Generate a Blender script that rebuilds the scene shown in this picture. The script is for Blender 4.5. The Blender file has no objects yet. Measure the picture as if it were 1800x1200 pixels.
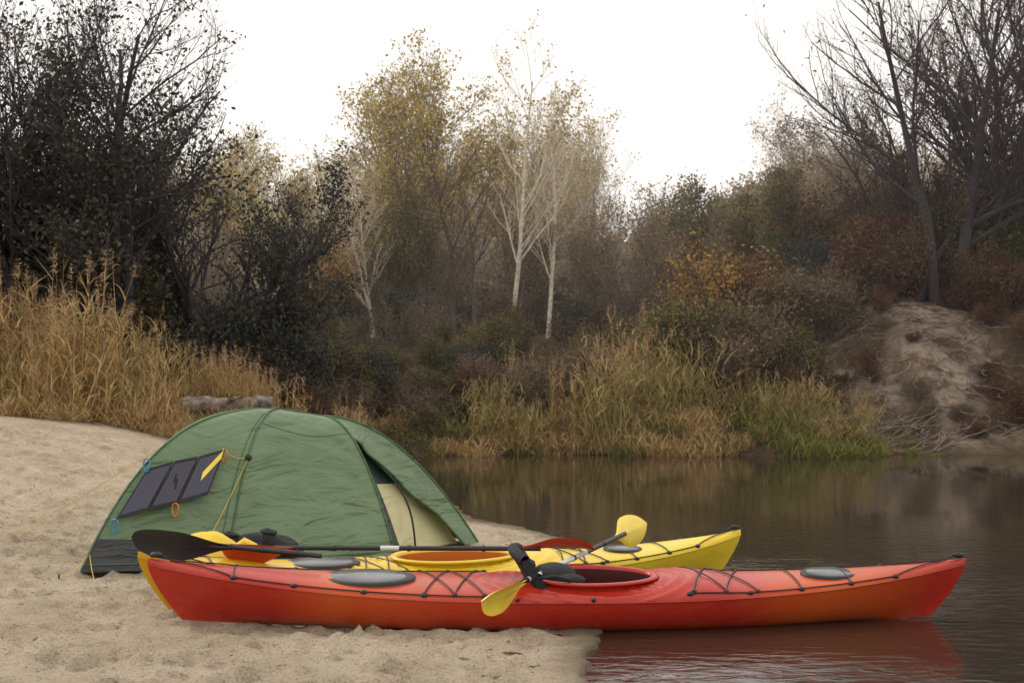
import bpy, math, numpy as np
from mathutils import Vector, Matrix
R=math.radians
scene=bpy.context.scene
rng=np.random.default_rng(7)

# ------------------------------------------------------------ helpers
def link(o,parent=None):
    scene.collection.objects.link(o)
    if parent: o.parent=parent
    return o
def empty(name,loc=(0,0,0)):
    o=bpy.data.objects.new(name,None); o.location=loc; o.empty_display_size=.2
    return link(o)
def mesh_np(name,V,F,M,mats,smooth=False):
    me=bpy.data.meshes.new(name)
    V=np.asarray(V,dtype=np.float32); F=np.asarray(F,dtype=np.int32)
    me.vertices.add(len(V)); me.vertices.foreach_set('co',V.ravel())
    me.loops.add(F.size); me.loops.foreach_set('vertex_index',F.ravel())
    me.polygons.add(len(F))
    me.polygons.foreach_set('loop_start',np.arange(0,F.size,F.shape[1],dtype=np.int32))
    me.polygons.foreach_set('loop_total',np.full(len(F),F.shape[1],dtype=np.int32))
    for m in mats: me.materials.append(m)
    me.polygons.foreach_set('material_index',np.asarray(M,dtype=np.int32))
    me.polygons.foreach_set('use_smooth',np.full(len(F),bool(smooth)))
    me.update(calc_edges=True); me.validate()
    return me
class MB:
    """accumulates quads"""
    def __init__(s): s.V=[];s.F=[];s.M=[];s.n=0
    def add(s,V,F,m):
        V=np.asarray(V,float).reshape(-1,3);F=np.asarray(F,int).reshape(-1,4)
        s.V.append(V);s.F.append(F+s.n);s.M.append(np.full(len(F),m));s.n+=len(V)
    def grid(s,P,m,closeu=False,closev=False):
        P=np.asarray(P,float);a,b=P.shape[:2]
        idx=np.arange(a*b).reshape(a,b)
        if closeu: idx=np.vstack([idx,idx[:1]])
        if closev: idx=np.hstack([idx,idx[:,:1]])
        F=np.stack([idx[:-1,:-1],idx[1:,:-1],idx[1:,1:],idx[:-1,1:]],-1).reshape(-1,4)
        s.add(P.reshape(-1,3),F,m)
    def tube(s,pts,r,m,k=4,closed=False):
        pts=np.asarray(pts,float);n=len(pts)
        r=np.broadcast_to(np.asarray(r,float),(n,))
        if closed: T=np.roll(pts,-1,0)-np.roll(pts,1,0)
        else: T=np.gradient(pts,axis=0)
        T/=np.linalg.norm(T,axis=1,keepdims=True)+1e-9
        ref=np.array([0,0,1.]) if abs(T[:,2]).mean()<.75 else np.array([1.,0.2,0])
        A=np.cross(T,ref);A/=np.linalg.norm(A,axis=1,keepdims=True)+1e-9
        B=np.cross(T,A)
        an=np.arange(k)/k*2*math.pi
        P=pts[:,None,:]+r[:,None,None]*(np.cos(an)[None,:,None]*A[:,None,:]+np.sin(an)[None,:,None]*B[:,None,:])
        s.grid(P,m,closeu=closed,closev=True)
    def ball(s,c,r,m,n=6,k=10,sc=(1,1,1)):
        th=np.linspace(0.02,math.pi-.02,n+1);ph=np.arange(k)/k*2*math.pi
        P=np.stack([np.sin(th)[:,None]*np.cos(ph),np.sin(th)[:,None]*np.sin(ph),np.cos(th)[:,None]+0*ph],-1)*r*np.array(sc)+np.array(c)
        s.grid(P,m,closev=True)
    def mesh(s,name,mats,smooth=False):
        return mesh_np(name,np.vstack(s.V),np.vstack(s.F),np.concatenate(s.M),mats,smooth)
    def obj(s,name,mats,smooth=False,parent=None):
        return link(bpy.data.objects.new(name,s.mesh(name,mats,smooth)),parent)

def nt(name):
    m=bpy.data.materials.new(name);m.use_nodes=True
    return m,m.node_tree.nodes,m.node_tree.links,m.node_tree.nodes['Principled BSDF']
def simple(name,col,rough=.5,metal=0,noise=0,scale=8,bump=0,bscale=60,spec=.5):
    m,N,L,P=nt(name)
    P.inputs['Roughness'].default_value=rough;P.inputs['Metallic'].default_value=metal
    P.inputs['Specular IOR Level'].default_value=spec
    P.inputs['Base Color'].default_value=(*col,1)
    tc=N.new('ShaderNodeTexCoord')
    if noise:
        n=N.new('ShaderNodeTexNoise');n.inputs['Scale'].default_value=scale;n.inputs['Detail'].default_value=6
        r=N.new('ShaderNodeValToRGB')
        r.color_ramp.elements[0].position=.3;r.color_ramp.elements[1].position=.7
        r.color_ramp.elements[0].color=(*[c*(1-noise) for c in col],1)
        r.color_ramp.elements[1].color=(*[min(1,c*(1+noise)) for c in col],1)
        L.new(tc.outputs['Object'],n.inputs['Vector']);L.new(n.outputs[0],r.inputs[0]);L.new(r.outputs[0],P.inputs['Base Color'])
    if bump:
        n=N.new('ShaderNodeTexNoise');n.inputs['Scale'].default_value=bscale;n.inputs['Detail'].default_value=5
        b=N.new('ShaderNodeBump');b.inputs['Strength'].default_value=bump;b.inputs['Distance'].default_value=.02
        L.new(tc.outputs['Object'],n.inputs['Vector']);L.new(n.outputs[0],b.inputs['Height']);L.new(b.outputs[0],P.inputs['Normal'])
    return m
def leafmat(name,cols,trans=.3):
    m,N,L,P=nt(name)
    g=N.new('ShaderNodeNewGeometry');r=N.new('ShaderNodeValToRGB')
    el=r.color_ramp.elements
    while len(el)<len(cols): el.new(.5)
    for i,c in enumerate(cols):
        el[i].position=i/(len(cols)-1);el[i].color=(*c,1)
    tc=N.new('ShaderNodeTexCoord');n=N.new('ShaderNodeTexNoise');n.inputs['Scale'].default_value=1.1;n.inputs['Detail'].default_value=3
    L.new(tc.outputs['Object'],n.inputs['Vector'])
    a=N.new('ShaderNodeMath');a.operation='MULTIPLY_ADD';a.inputs[1].default_value=1.6;a.inputs[2].default_value=-.8
    b=N.new('ShaderNodeMath');b.operation='ADD';b.use_clamp=True
    L.new(n.outputs[0],a.inputs[0]);L.new(a.outputs[0],b.inputs[0]);L.new(g.outputs['Random Per Island'],b.inputs[1])
    L.new(b.outputs[0],r.inputs[0]);L.new(r.outputs[0],P.inputs['Base Color'])
    P.inputs['Roughness'].default_value=.65;P.inputs['Specular IOR Level'].default_value=.2
    t=N.new('ShaderNodeBsdfTranslucent');mx=N.new('ShaderNodeMixShader');mx.inputs[0].default_value=trans
    L.new(r.outputs[0],t.inputs[0]);L.new(P.outputs[0],mx.inputs[1]);L.new(t.outputs[0],mx.inputs[2])
    L.new(mx.outputs[0],N['Material Output'].inputs[0])
    return m

def smooth(t): t=np.clip(t,0,1);return t*t*(3-2*t)
_w=[(rng.uniform(0,6.28),rng.uniform(0,6.28),rng.uniform(0,6.28)) for _ in range(16)]
def fbm(x,y,f,o=4):
    v=0;a=1
    for i in range(o):
        for j in range(3):
            th,ph,_=_w[(i*3+j)%16]
            v=v+a*np.sin(f*(x*math.cos(th)+y*math.sin(th))*(1+.3*j)+ph+1.3*np.sin(f*.6*(x*math.sin(th*1.7)+y*math.cos(th*1.7))+th))/3
        a*=.5;f*=2.07
    return v

# ------------------------------------------------------------ terrain
SY=[-60,3,7,8.15,10,13.2,14.2,15,22,27,35,60]
SX=[.3,.33,.38,.50,.62,.55,.15,-.35,-1.7,-3,-6,-12]
dimp=rng.uniform([-6.5,4.5],[.3,19],(1900,2)); dr=rng.uniform(.03,.11,1900)
def far_shore(x): return 27.6+.45*np.sin(x*.7+1)+.25*np.sin(x*1.9)
def ground(x,y,detail=False):
    x=np.asarray(x,float);y=np.asarray(y,float)
    s=np.interp(y,SY,SX)+.03*np.sin(y*3.1)+.02*np.sin(y*11+1)+.012*np.sin(y*27)-x
    land=.022+.012*np.clip(s,0,12)+.72*smooth((y-10.5)/9.5)*smooth((-1.8-x)/5.5)+.15*smooth((-2.5-x)/3)*smooth((y-8)/4)+.35*smooth((y-21)/6)*smooth((-2-x)/3)
    land=land+.55*np.exp(-((x+4.5)/.9)**2-((y-22.5)/.7)**2)
    k=smooth((s+.02)/.05); hb=np.maximum(-.7,-.05+.3*np.minimum(s,0))*(1-k)+land*k
    t=y-far_shore(x)
    hf=-.05+.5*np.minimum(t,0)+.55*smooth(t/1.2)*(1-.6*smooth((x-5)/2))+.6*smooth((t-1)/2.5)+1.5*smooth((t-2)/9)+2.5*smooth((t-12)/30)
    edge=.6*np.sin(x*1.3)+.35*np.sin(x*3.1+1)
    hf=hf+2.0*smooth((x-5.6-.4*np.sin(y*1.3))/3.4)*smooth((t-.6+edge*.5)/3.8)
    hf=np.maximum(hf,-.7)+(.10+.05*smooth((x-6)/2))*fbm(x,y,1.3,5)*smooth(t/1.0)
    h=np.maximum(hb,hf)
    if detail:
        m=smooth(s/.4)*(1-smooth((y-20)/4))
        h=h+m*(.014*fbm(x,y,2.6,4)+.008*fbm(x+3,y,14,3))
        for (a,b),r in zip(dimp,dr):
            q=(np.abs(x-a)<.4)&(np.abs(y-b)<.4)
            d2=((x[q]-a)**2+((y[q]-b)*.75)**2)/(r*r)
            h[q]+=m[q]*(-.032*np.exp(-d2)+.016*np.exp(-np.minimum((d2-2.2)**2,30)))
    return h
xs=np.concatenate([np.linspace(-160,-14,26),np.linspace(-13.5,-6.6,40),np.arange(-6.5,1.2,.028),np.linspace(1.3,14,190),np.linspace(15,160,26)])
ys=np.concatenate([np.linspace(-60,3.5,14),np.arange(4.6,13,.034),np.linspace(13.1,24,160),np.linspace(24.3,40,150),np.linspace(42,220,30)])
X,Y=np.meshgrid(xs,ys)
Z=ground(X,Y,True)
mb=MB();mb.grid(np.stack([X,Y,Z],-1).transpose(1,0,2),0)
m,N,L,P=nt('ground_mat')
at=N.new('ShaderNodeAttribute');at.attribute_name='kind'
sep=N.new('ShaderNodeSeparateColor');L.new(at.outputs['Color'],sep.inputs[0])
tc=N.new('ShaderNodeTexCoord')
def noise(scale,det=6,rough=.6):
    n=N.new('ShaderNodeTexNoise');n.inputs['Scale'].default_value=scale;n.inputs['Detail'].default_value=det;n.inputs['Roughness'].default_value=rough
    L.new(tc.outputs['Object'],n.inputs['Vector']);return n
def ramp(src,st):
    r=N.new('ShaderNodeValToRGB');el=r.color_ramp.elements
    while len(el)<len(st): el.new(.5)
    for e,(p,c) in zip(el,st): e.position=p;e.color=(*c,1)
    L.new(src,r.inputs[0]);return r
def mix(f,a,b,mode='MIX'):
    x=N.new('ShaderNodeMix');x.data_type='RGBA';x.blend_type=mode
    if isinstance(f,float): x.inputs[0].default_value=f
    else: L.new(f,x.inputs[0])
    L.new(a,x.inputs[6]);L.new(b,x.inputs[7]);return x.outputs[2]
n1=noise(1.6,8,.65);sand=ramp(n1.outputs[0],[(.3,(.50,.41,.29)),(.55,(.68,.575,.43)),(.75,(.76,.66,.51))])
n2=noise(60,4,.8);g2=ramp(n2.outputs[0],[(.34,(.42,.37,.32)),(.52,(1,1,1))])
sandc=mix(.9,sand.outputs[0],g2.outputs[0],'MULTIPLY')
n5=noise(9,8,.8);g5=ramp(n5.outputs[0],[(.32,(.36,.30,.26)),(.45,(1,1,1))])
sandc=mix(.85,sandc,g5.outputs[0],'MULTIPLY')
n3=noise(6,8,.8);soil=ramp(n3.outputs[0],[(.3,(.04,.03,.022)),(.5,(.10,.075,.045)),(.62,(.17,.09,.045)),(.75,(.27,.2,.12))])
wet=ramp(n1.outputs[0],[(.3,(.15,.115,.075)),(.7,(.24,.19,.13))])
n7=noise(2.2,10,.8)
blf=ramp(n7.outputs[0],[(.36,(.06,.04,.03)),(.46,(.16,.115,.085)),(.54,(.33,.26,.2)),(.68,(.48,.40,.32))])
c=mix(sep.outputs[0],sandc,wet.outputs[0]);c=mix(sep.outputs[1],c,soil.outputs[0]);c=mix(sep.outputs[2],c,blf.outputs[0])
L.new(c,P.inputs['Base Color']);P.inputs['Roughness'].default_value=.95;P.inputs['Specular IOR Level'].default_value=.15
nb=noise(26,8,.75);b=N.new('ShaderNodeBump');b.inputs['Strength'].default_value=1.;b.inputs['Distance'].default_value=.06
L.new(nb.outputs[0],b.inputs['Height']);L.new(b.outputs[0],P.inputs['Normal'])
go=mb.obj('ground',[m],True)
V=np.vstack(mb.V);vx,vy=V[:,0],V[:,1]
s=np.interp(vy,SY,SX)-vx
wetm=1-smooth((s-.02+.1*fbm(vx,vy,2.,3))/.35)
yfv=far_shore(vx)
soilm=np.clip(smooth((vy-20.2+.5*fbm(vx,vy,1.5,3)-.1*vx)/1.5)*(vx<8)+smooth((vy-yfv+1)/1),0,1)
bl=smooth((vx-6.2)/1.2)*smooth((vy-yfv-.3)/1)*smooth((6.0-(vy-yfv))/1.5)*smooth(.6+1.2*fbm(vx,vy,1.3,4))*(1-.75*smooth((vx-10.2)/1.2))
ca=go.data.color_attributes.new('kind','FLOAT_COLOR','POINT')
ca.data.foreach_set('color',np.stack([wetm,soilm,bl,np.ones_like(bl)],-1).astype(np.float32).ravel())

# water
m,N,L,P=nt('river_water')
P.inputs['Base Color'].default_value=(.03,.024,.017,1);P.inputs['Roughness'].default_value=.02;P.inputs['IOR'].default_value=1.45
tc=N.new('ShaderNodeTexCoord');mp=N.new('ShaderNodeMapping');mp.inputs['Scale'].default_value=(.6,1.2,1);mp.inputs['Rotation'].default_value=(0,0,R(12))
L.new(tc.outputs['Object'],mp.inputs[0])
a=N.new('ShaderNodeTexNoise');a.inputs['Scale'].default_value=8;a.inputs['Detail'].default_value=4;a.inputs['Distortion'].default_value=.8
c2=N.new('ShaderNodeTexNoise');c2.inputs['Scale'].default_value=.30;c2.inputs['Detail'].default_value=2
L.new(mp.outputs[0],a.inputs[0]);L.new(mp.outputs[0],c2.inputs[0])
sy=N.new('ShaderNodeSeparateXYZ');L.new(tc.outputs['Object'],sy.inputs[0])
ry=N.new('ShaderNodeMapRange');ry.inputs[1].default_value=8;ry.inputs[2].default_value=16;ry.inputs[3].default_value=1.7;ry.inputs[4].default_value=.2;L.new(sy.outputs[1],ry.inputs[0])
r=N.new('ShaderNodeMapRange');r.inputs[1].default_value=.40;r.inputs[2].default_value=.62;r.inputs[3].default_value=.15;r.inputs[4].default_value=.55
L.new(c2.outputs[0],r.inputs[0])
mu=N.new('ShaderNodeMath');mu.operation='MULTIPLY';L.new(r.outputs[0],mu.inputs[0]);L.new(ry.outputs[0],mu.inputs[1])
b=N.new('ShaderNodeBump');b.inputs['Distance'].default_value=.018
L.new(mu.outputs[0],b.inputs['Strength']);L.new(a.outputs[0],b.inputs['Height']);L.new(b.outputs[0],P.inputs['Normal'])
wb=MB();wb.grid(np.array([[[-160,-60,0],[-160,90,0]],[[160,-60,0],[160,90,0]]]),0);wb.obj('river_water',[m])

# ------------------------------------------------------------ materials for plants
bark_dark=simple('bark_dark',(.045,.037,.042),.9,noise=.4,scale=20)
bark_mid=simple('bark_mid',(.17,.13,.105),.9,noise=.35,scale=12)
bark_far_hazed=simple('bark_far_hazed',(.38,.31,.27),.9,noise=.2,scale=5)  # distant bark made paler, haze mixed into its colour
bark_birch=simple('bark_birch',(.55,.49,.39),.8,noise=.35,scale=9)
lf_dark=leafmat('leaf_dark',[(.020,.024,.030),(.038,.046,.045),(.065,.07,.045),(.11,.09,.045)],.25)
lf_gold=leafmat('leaf_gold',[(.22,.17,.055),(.38,.29,.08),(.52,.40,.11),(.60,.46,.18)])
lf_tan=leafmat('leaf_tan',[(.18,.135,.085),(.28,.22,.14),(.40,.31,.20)])
lf_tanb=leafmat('leaf_tan_low',[(.09,.065,.04),(.15,.11,.07),(.26,.195,.115)])
lf_far_hazed=leafmat('leaf_far_hazed',[(.32,.26,.20),(.44,.36,.27),(.54,.45,.32)])  # pale foliage: distance haze is part of these leaf colours
lf_olive=leafmat('leaf_olive',[(.045,.046,.02),(.09,.085,.032),(.17,.145,.05),(.28,.22,.08)])
lf_rust=leafmat('leaf_rust',[(.045,.026,.02),(.10,.048,.026),(.19,.08,.034),(.18,.115,.05)])
lf_orange=leafmat('leaf_orange',[(.16,.09,.035),(.36,.20,.055),(.52,.31,.09)])
reed_tan=leafmat('reed_tan',[(.22,.13,.06),(.46,.30,.13),(.64,.46,.23),(.34,.29,.12)],.3)
reed_green=leafmat('reed_green',[(.11,.11,.03),(.26,.22,.07),(.46,.36,.14),(.60,.46,.23)],.3)
plume_m=leafmat('reed_plume',[(.35,.22,.12),(.55,.39,.23)],.3)
grass_g=leafmat('grass_green',[(.07,.09,.02),(.17,.18,.045),(.34,.29,.09)],.3)

def norm(v): return v/(np.linalg.norm(v,axis=-1,keepdims=True)+1e-9)
def add_leaves(mb,pts,size,m,rg):
    n=len(pts)
    if n==0:return
    a=norm(rg.normal(size=(n,3)));b=norm(np.cross(a,rg.normal(size=(n,3))))
    s=(size*rg.uniform(.5,1.3,n))[:,None]
    V=np.stack([pts-a*s,pts+b*s*.55,pts+a*s,pts-b*s*.55],1)
    mb.add(V,np.arange(4*n).reshape(n,4),m)
def make_tree(seed,H,r0,lv,leaf_n=0,leaf_s=.05,leaf_spread=.12,stems=1,stem_lean=.1,wob=.12,up=.05,mats=None,name='t',lowcut=0,gap=.0):
    rg=np.random.default_rng(seed);mb=MB();lp=[]
    segs=[10,7,5,4,3];ks=[7,5,4,3,3]
    def grow(p,d,Ln,r,l):
        n=segs[l];pts=[p];dd=d
        for i in range(n):
            dd=dd+rg.normal(0,wob*(1+.25*l),3);dd[2]+=up*(1 if l else .5);dd=dd/np.linalg.norm(dd)
            p=p+dd*Ln/n;pts.append(p)
        pts=np.array(pts);end=.22 if l==0 else .35
        rad=r*(1-(1-end)*np.linspace(0,1,n+1))
        mb.tube(pts,np.maximum(rad,.0035),0,ks[l])
        if l<len(lv):
            c,st,ang,ra=lv[l];c=max(1,int(round(c*rg.uniform(.8,1.2))))
            for j in range(c):
                f=st+(1-st)*(j+rg.uniform(0,1))/c;f=min(f,.999)
                q=f*n;i=int(q);pp=pts[i]+(pts[i+1]-pts[i])*(q-i)
                t=norm(pts[i+1]-pts[i]);pe=norm(np.cross(t,rg.normal(size=3)))
                if l>=1 and pe[2]<-.3: pe[2]*=-.5
                an=R(ang)*rg.uniform(.7,1.3)
                cd=t*math.cos(an)+pe*math.sin(an)
                rr=r*(1-(1-end)*f)*(.62 if l else .5)
                grow(pp,cd,Ln*ra*rg.uniform(.7,1.15)*(1.15-.55*(f-st)/(1-st+.01)),rr,l+1)
        elif leaf_n and rg.random()>gap:
            k=rg.poisson(leaf_n);q=rg.uniform(.1,1.1,k)*n
            i=np.clip(q.astype(int),0,n-1);pp=pts[i]+(pts[i+1]-pts[i])*(q-i)[:,None]
            pp=pp+rg.normal(0,leaf_spread,(k,3))
            if lowcut: pp=pp[rg.random(len(pp))>lowcut*np.clip(pp[:,2]/H,0,1)]
            lp.append(pp)
    for k in range(stems):
        a=rg.uniform(0,6.28);ln=stem_lean*rg.uniform(.3,1.2)
        o=np.array([math.cos(a),math.sin(a),0])*(.12*H*.3 if stems>1 else 0)*rg.uniform(0,1)
        grow(o+np.array([0,0,-.15]),norm(np.array([math.cos(a)*ln,math.sin(a)*ln,1.])),H*(rg.uniform(.75,1) if stems>1 else 1)*.8,r0*(rg.uniform(.6,1)),0)
    if lp:
        add_leaves(mb,np.vstack(lp),leaf_s,1,rg)
    return mb.mesh(name,mats)
def inst(name,me,x,y,z=None,rz=0,s=1,parent=None,tilt=0,ta=0):
    o=bpy.data.objects.new(name,me)
    if z is None: z=float(ground(x,y))-.05
    o.location=(x,y,z);o.rotation_euler=(tilt*math.cos(ta),tilt*math.sin(ta),rz)
    o.scale=(s,s,s) if np.isscalar(s) else s
    return link(o,parent)

# reeds
def ribbons(mb,P0,D,Ln,w,droop,n,m,rg):
    N_=len(P0);s=np.linspace(0,1,n+1)[None,:,None]
    Ln=np.broadcast_to(Ln,(N_,))[:,None,None];dr=np.broadcast_to(droop,(N_,))[:,None,None]
    hd=D.copy();hd[:,2]=0;hd=norm(hd)[:,None,:]
    C=P0[:,None,:]+D[:,None,:]*Ln*s+hd*dr*Ln*s*s*.5-np.array([0,0,1.])*dr*Ln*s*s
    side=norm(np.cross(D,rg.normal(size=(N_,3))))[:,None,:]
    W=np.broadcast_to(w,(N_,))[:,None,None]*(1-.85*s**1.5)
    A=C-side*W*.5;B=C+side*W*.5
    V=np.stack([A,B],2).reshape(N_,-1,3)
    base=np.arange(N_)[:,None,None]*(2*(n+1))
    q=np.arange(n)[None,:,None]*2+np.array([0,1,3,2])[None,None,:]
    mb.add(V.reshape(-1,3),(base+q).reshape(-1,4),m);return C
def reed_clump(seed,n,rad,h,mats,plume=.6,name='reeds',leaves=7,lean=.18,w=.016):
    rg=np.random.default_rng(seed);mb=MB()
    a=rg.uniform(0,6.28,n);r=rad*np.sqrt(rg.uniform(0,1,n))
    P0=np.stack([r*np.cos(a),r*np.sin(a),-.05+0*a],-1)
    D=norm(np.stack([rg.normal(0,lean,n),rg.normal(0,lean,n),np.ones(n)],-1))
    H=h*rg.uniform(.5,1.12,n)
    C=ribbons(mb,P0,D,H,w,rg.uniform(0,.1,n),6,0,rg)
    k=leaves;ii=np.repeat(np.arange(n),k);f=rg.uniform(.12,.95,n*k);q=f*6;i=q.astype(int)
    P=C[ii,i]+(C[ii,i+1]-C[ii,i])*(q-i)[:,None]
    az=rg.uniform(0,6.28,n*k);D2=norm(np.stack([np.cos(az),np.sin(az),rg.uniform(1.0,3.4,n*k)],-1))
    ribbons(mb,P,D2,rg.uniform(.2,.55,n*k),.022,rg.uniform(.05,.7,n*k),4,0,rg)
    pl=np.where((rg.random(n)<plume)&(H>h*.75))[0]
    if len(pl):
        kk=26;ii=np.repeat(pl,kk);f=rg.uniform(0,1,len(ii))
        P=C[ii,-1]+np.array([0,0,1.])*(f*.26-.1)[:,None]+rg.normal(0,.012,(len(ii),3))
        az=rg.normal(1.0,.7,len(ii));D2=norm(np.stack([np.cos(az),.3*np.sin(az),rg.uniform(.1,1.3,len(ii))],-1))
        ribbons(mb,P,D2,.10*(1.2-f),.012,.5,2,1,rg)
    return mb.mesh(name,mats)
rc=[reed_clump(11+i,34,.6,2.3,[reed_tan,plume_m],.6,'reed_clump',lean=.13,leaves=6) for i in range(4)]
rg_=[reed_clump(21+i,50,.6,1.8,[reed_green,plume_m],.3,'reed_green_clump',lean=.22,leaves=7) for i in range(3)]
gc=[reed_clump(31+i,120,.45,.6,[grass_g,plume_m],0,'grass_clump',leaves=2,lean=.5,w=.012) for i in range(2)]
gt=[reed_clump(41+i,150,.5,.8,[reed_tan,plume_m],0,'drygrass_clump',leaves=2,lean=.5,w=.012) for i in range(2)]

# ------------------------------------------------------------ trees
mats_dark=[bark_dark,lf_dark]
tl=[make_tree(101,8.6,.17,[(15,.12,42,.52),(9,.15,40,.5),(7,.2,38,.5)],4,.045,.13,1,.1,.09,.05,mats_dark,'dark_tree',gap=.35,lowcut=.5),
    make_tree(102,8.0,.14,[(14,.12,38,.55),(9,.15,42,.5),(7,.2,38,.5)],5,.045,.14,2,.2,.1,.05,mats_dark,'dark_tree',gap=.3,lowcut=.6),
    make_tree(103,6.5,.12,[(13,.1,45,.5),(8,.15,42,.5),(7,.2,38,.5)],12,.05,.15,2,.3,.1,.03,mats_dark,'dark_tree',gap=.25,lowcut=.6)]
for i,x,y,rz,s in [(0,-6.9,25.0,.3,1.0),(1,-8.4,25.4,1.3,1.05),(2,-7.4,26.2,2.3,1.05),(2,-5.5,26.6,4.3,.85),(1,-5.7,27.2,.7,.92),
    (0,-8.2,27.2,4.1,1.02),(1,-9.8,27.5,3.3,1.12),(2,-9.4,26.2,1.,1.15),(2,-6.3,26.0,0.4,.98),(1,-12.5,27,2.,1.1),(0,-14.5,26,3.,1.0)]:
    inst('dark_tree',tl[i],x,y,rz=rz,s=s)
tg=[make_tree(201,9.5,.17,[(13,.28,38,.5),(9,.2,42,.48),(7,.2,40,.5)],8,.06,.16,1,.15,.09,.07,[bark_mid,lf_gold],'autumn_tree',gap=.4),
    make_tree(202,8.5,.14,[(12,.2,36,.5),(8,.2,42,.48),(7,.2,40,.5)],7,.06,.16,2,.22,.09,.07,[bark_mid,lf_gold],'autumn_tree',gap=.4)]
tb=[make_tree(211,9.5,.10,[(16,.24,44,.34),(6,.2,38,.5),(5,.2,34,.5)],1.6,.05,.1,1,.05,.045,.08,[bark_birch,lf_gold],'birch_tree',gap=.3),
    make_tree(212,8.5,.085,[(15,.2,40,.36),(6,.2,38,.5),(6,.2,34,.5)],2.4,.05,.1,2,.1,.05,.08,[bark_birch,lf_gold],'birch_tree',gap=.3)]
for (me,nm,x,y,rz,s) in [(tg[0],'autumn_tree',-4.0,42,.2,.98),(tg[1],'autumn_tree',-2.0,43,1.9,1.08),(tg[1],'autumn_tree',-5.6,40,3.2,.74),
    (tg[1],'autumn_tree',-6.8,43,.2,.82),(tg[0],'autumn_tree',-8.2,45,2.2,.75),(tg[0],'autumn_tree',-2.9,40.5,4.6,.82),(tg[1],'autumn_tree',-.9,44,5.2,1.0),
    (tb[0],'birch_tree',0.0,37.0,.4,.92),(tb[0],'birch_tree',.95,37.5,2.4,.80),(tb[1],'birch_tree',1.9,42,2.9,.92),(tb[1],'birch_tree',-5.9,37,1.0,.6),(tb[0],'birch_tree',-4.6,38.5,5.0,.6),(tb[1],'birch_tree',-3.6,37.5,1.0,.66)]:
    inst(nm,me,x,y,rz=rz,s=s)
far=[make_tree(301+i,9,.10,[(12,.10,34,.5),(8,.2,38,.48),(6,.2,36,.5)],[2.5,1.2,4][i],.07,.2,2,.2,.08,.08,[bark_far_hazed,lf_far_hazed],'far_tree',gap=.3) for i in range(3)]
farb=[make_tree(331+i,3.4,.03,[(10,.05,38,.55),(6,.15,40,.5)],22,.08,.16,8,.6,.12,.03,[bark_far_hazed,lf_far_hazed],'far_bush') for i in range(2)]
ft=empty('distant_treeline')
rg=np.random.default_rng(5);k=0
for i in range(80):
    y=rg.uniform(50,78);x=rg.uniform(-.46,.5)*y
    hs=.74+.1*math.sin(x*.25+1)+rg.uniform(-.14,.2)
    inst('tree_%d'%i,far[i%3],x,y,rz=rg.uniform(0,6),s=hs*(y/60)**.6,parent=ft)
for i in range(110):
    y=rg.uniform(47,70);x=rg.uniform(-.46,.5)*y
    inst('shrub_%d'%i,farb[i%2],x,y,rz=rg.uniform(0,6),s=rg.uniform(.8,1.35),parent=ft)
mid=[make_tree(321+i,6,.05,[(12,.12,34,.5),(7,.2,38,.48),(5,.2,36,.5)],[4,8][i],.055,.16,3,.25,.09,.08,[bark_mid,[lf_tan,lf_olive][i]],'thicket_tree',gap=.2) for i in range(2)]
mt=empty('woodland_thicket')
for i in range(54):
    y=rg.uniform(38,49);x=rg.uniform(-.32,.5)*y
    inst('sapling_%d'%i,mid[(i%3)//2],x,y,rz=rg.uniform(0,6),s=rg.uniform(.55,.9)*(1.05 if x>5 else .85),parent=mt)
tr=[make_tree(401,8.5,.17,[(13,.2,48,.6),(9,.15,40,.5),(8,.2,36,.5)],1.2,.05,.12,1,.3,.08,.06,[bark_dark,lf_rust],'bare_tree',gap=.3,lowcut=.8),
    make_tree(402,8.0,.13,[(12,.15,46,.58),(9,.15,40,.5),(8,.2,36,.5)],3.5,.05,.12,2,.35,.08,.05,[bark_dark,lf_rust],'bare_tree',gap=.3,lowcut=.9),
    make_tree(407,9.5,.17,[(11,.28,44,.5),(9,.2,38,.5),(7,.2,34,.5)],.25,.05,.12,1,.15,.07,.07,[bark_dark,lf_rust],'bare_tree',gap=.3)]
for (i,x,y,rz,s,ti,ta) in [(0,10.6,33.5,.3,1.05,.12,-1.57),(1,12.0,33.0,1.2,1.1,0,0),(2,9.6,33.6,3.0,.78,.55,-1.57),(2,9.9,33.2,1.0,.98,.16,-1.57),(1,10.0,35,2.0,.8,.1,-1.57),
    (2,11.6,34.6,5.0,1.08,.08,-1.57),(2,12.9,33.,2.2,1.05,0,0),(1,12.9,36,4.,1.05,.1,-1.57),(0,14.5,34.5,2.,1.0,0,0),(1,16.5,36,2.,1.,0,0)]:
    inst('bare_tree',tr[i],x,y,rz=rz,s=s,tilt=ti,ta=ta)
B={}
for nm,lm,ln in [('olive',lf_olive,18),('rust',lf_rust,13),('dark',lf_dark,22),('tan',lf_tanb,8),('orange',lf_orange,9)]:
    B[nm]=[make_tree(500+j*7+len(nm),1.9,.018,[(9,.1,32,.6),(6,.15,36,.55)],ln,.034,.11,7,.5,.12,.06,[bark_dark if nm!='tan' else bark_mid,lm],'bush_'+nm) for j in range(3)]
bs=empty('bank_bushes');bi=0
def bush(kind,x,y,s):
    global bi
    inst('bush_%d'%bi,B[kind][bi%3],x,y,rz=rg.uniform(0,6.28),s=(s*rg.uniform(.9,1.2),s*rg.uniform(.9,1.2),s*rg.uniform(.8,1.25)),parent=bs);bi+=1
for i in range(105):
    x=rg.uniform(-6,6.5);y=29.2+rg.uniform(0,1)**1.2*7
    bush(rg.choice(['olive','tan','rust','olive','dark']),x,y,rg.uniform(.35,.85))
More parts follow.
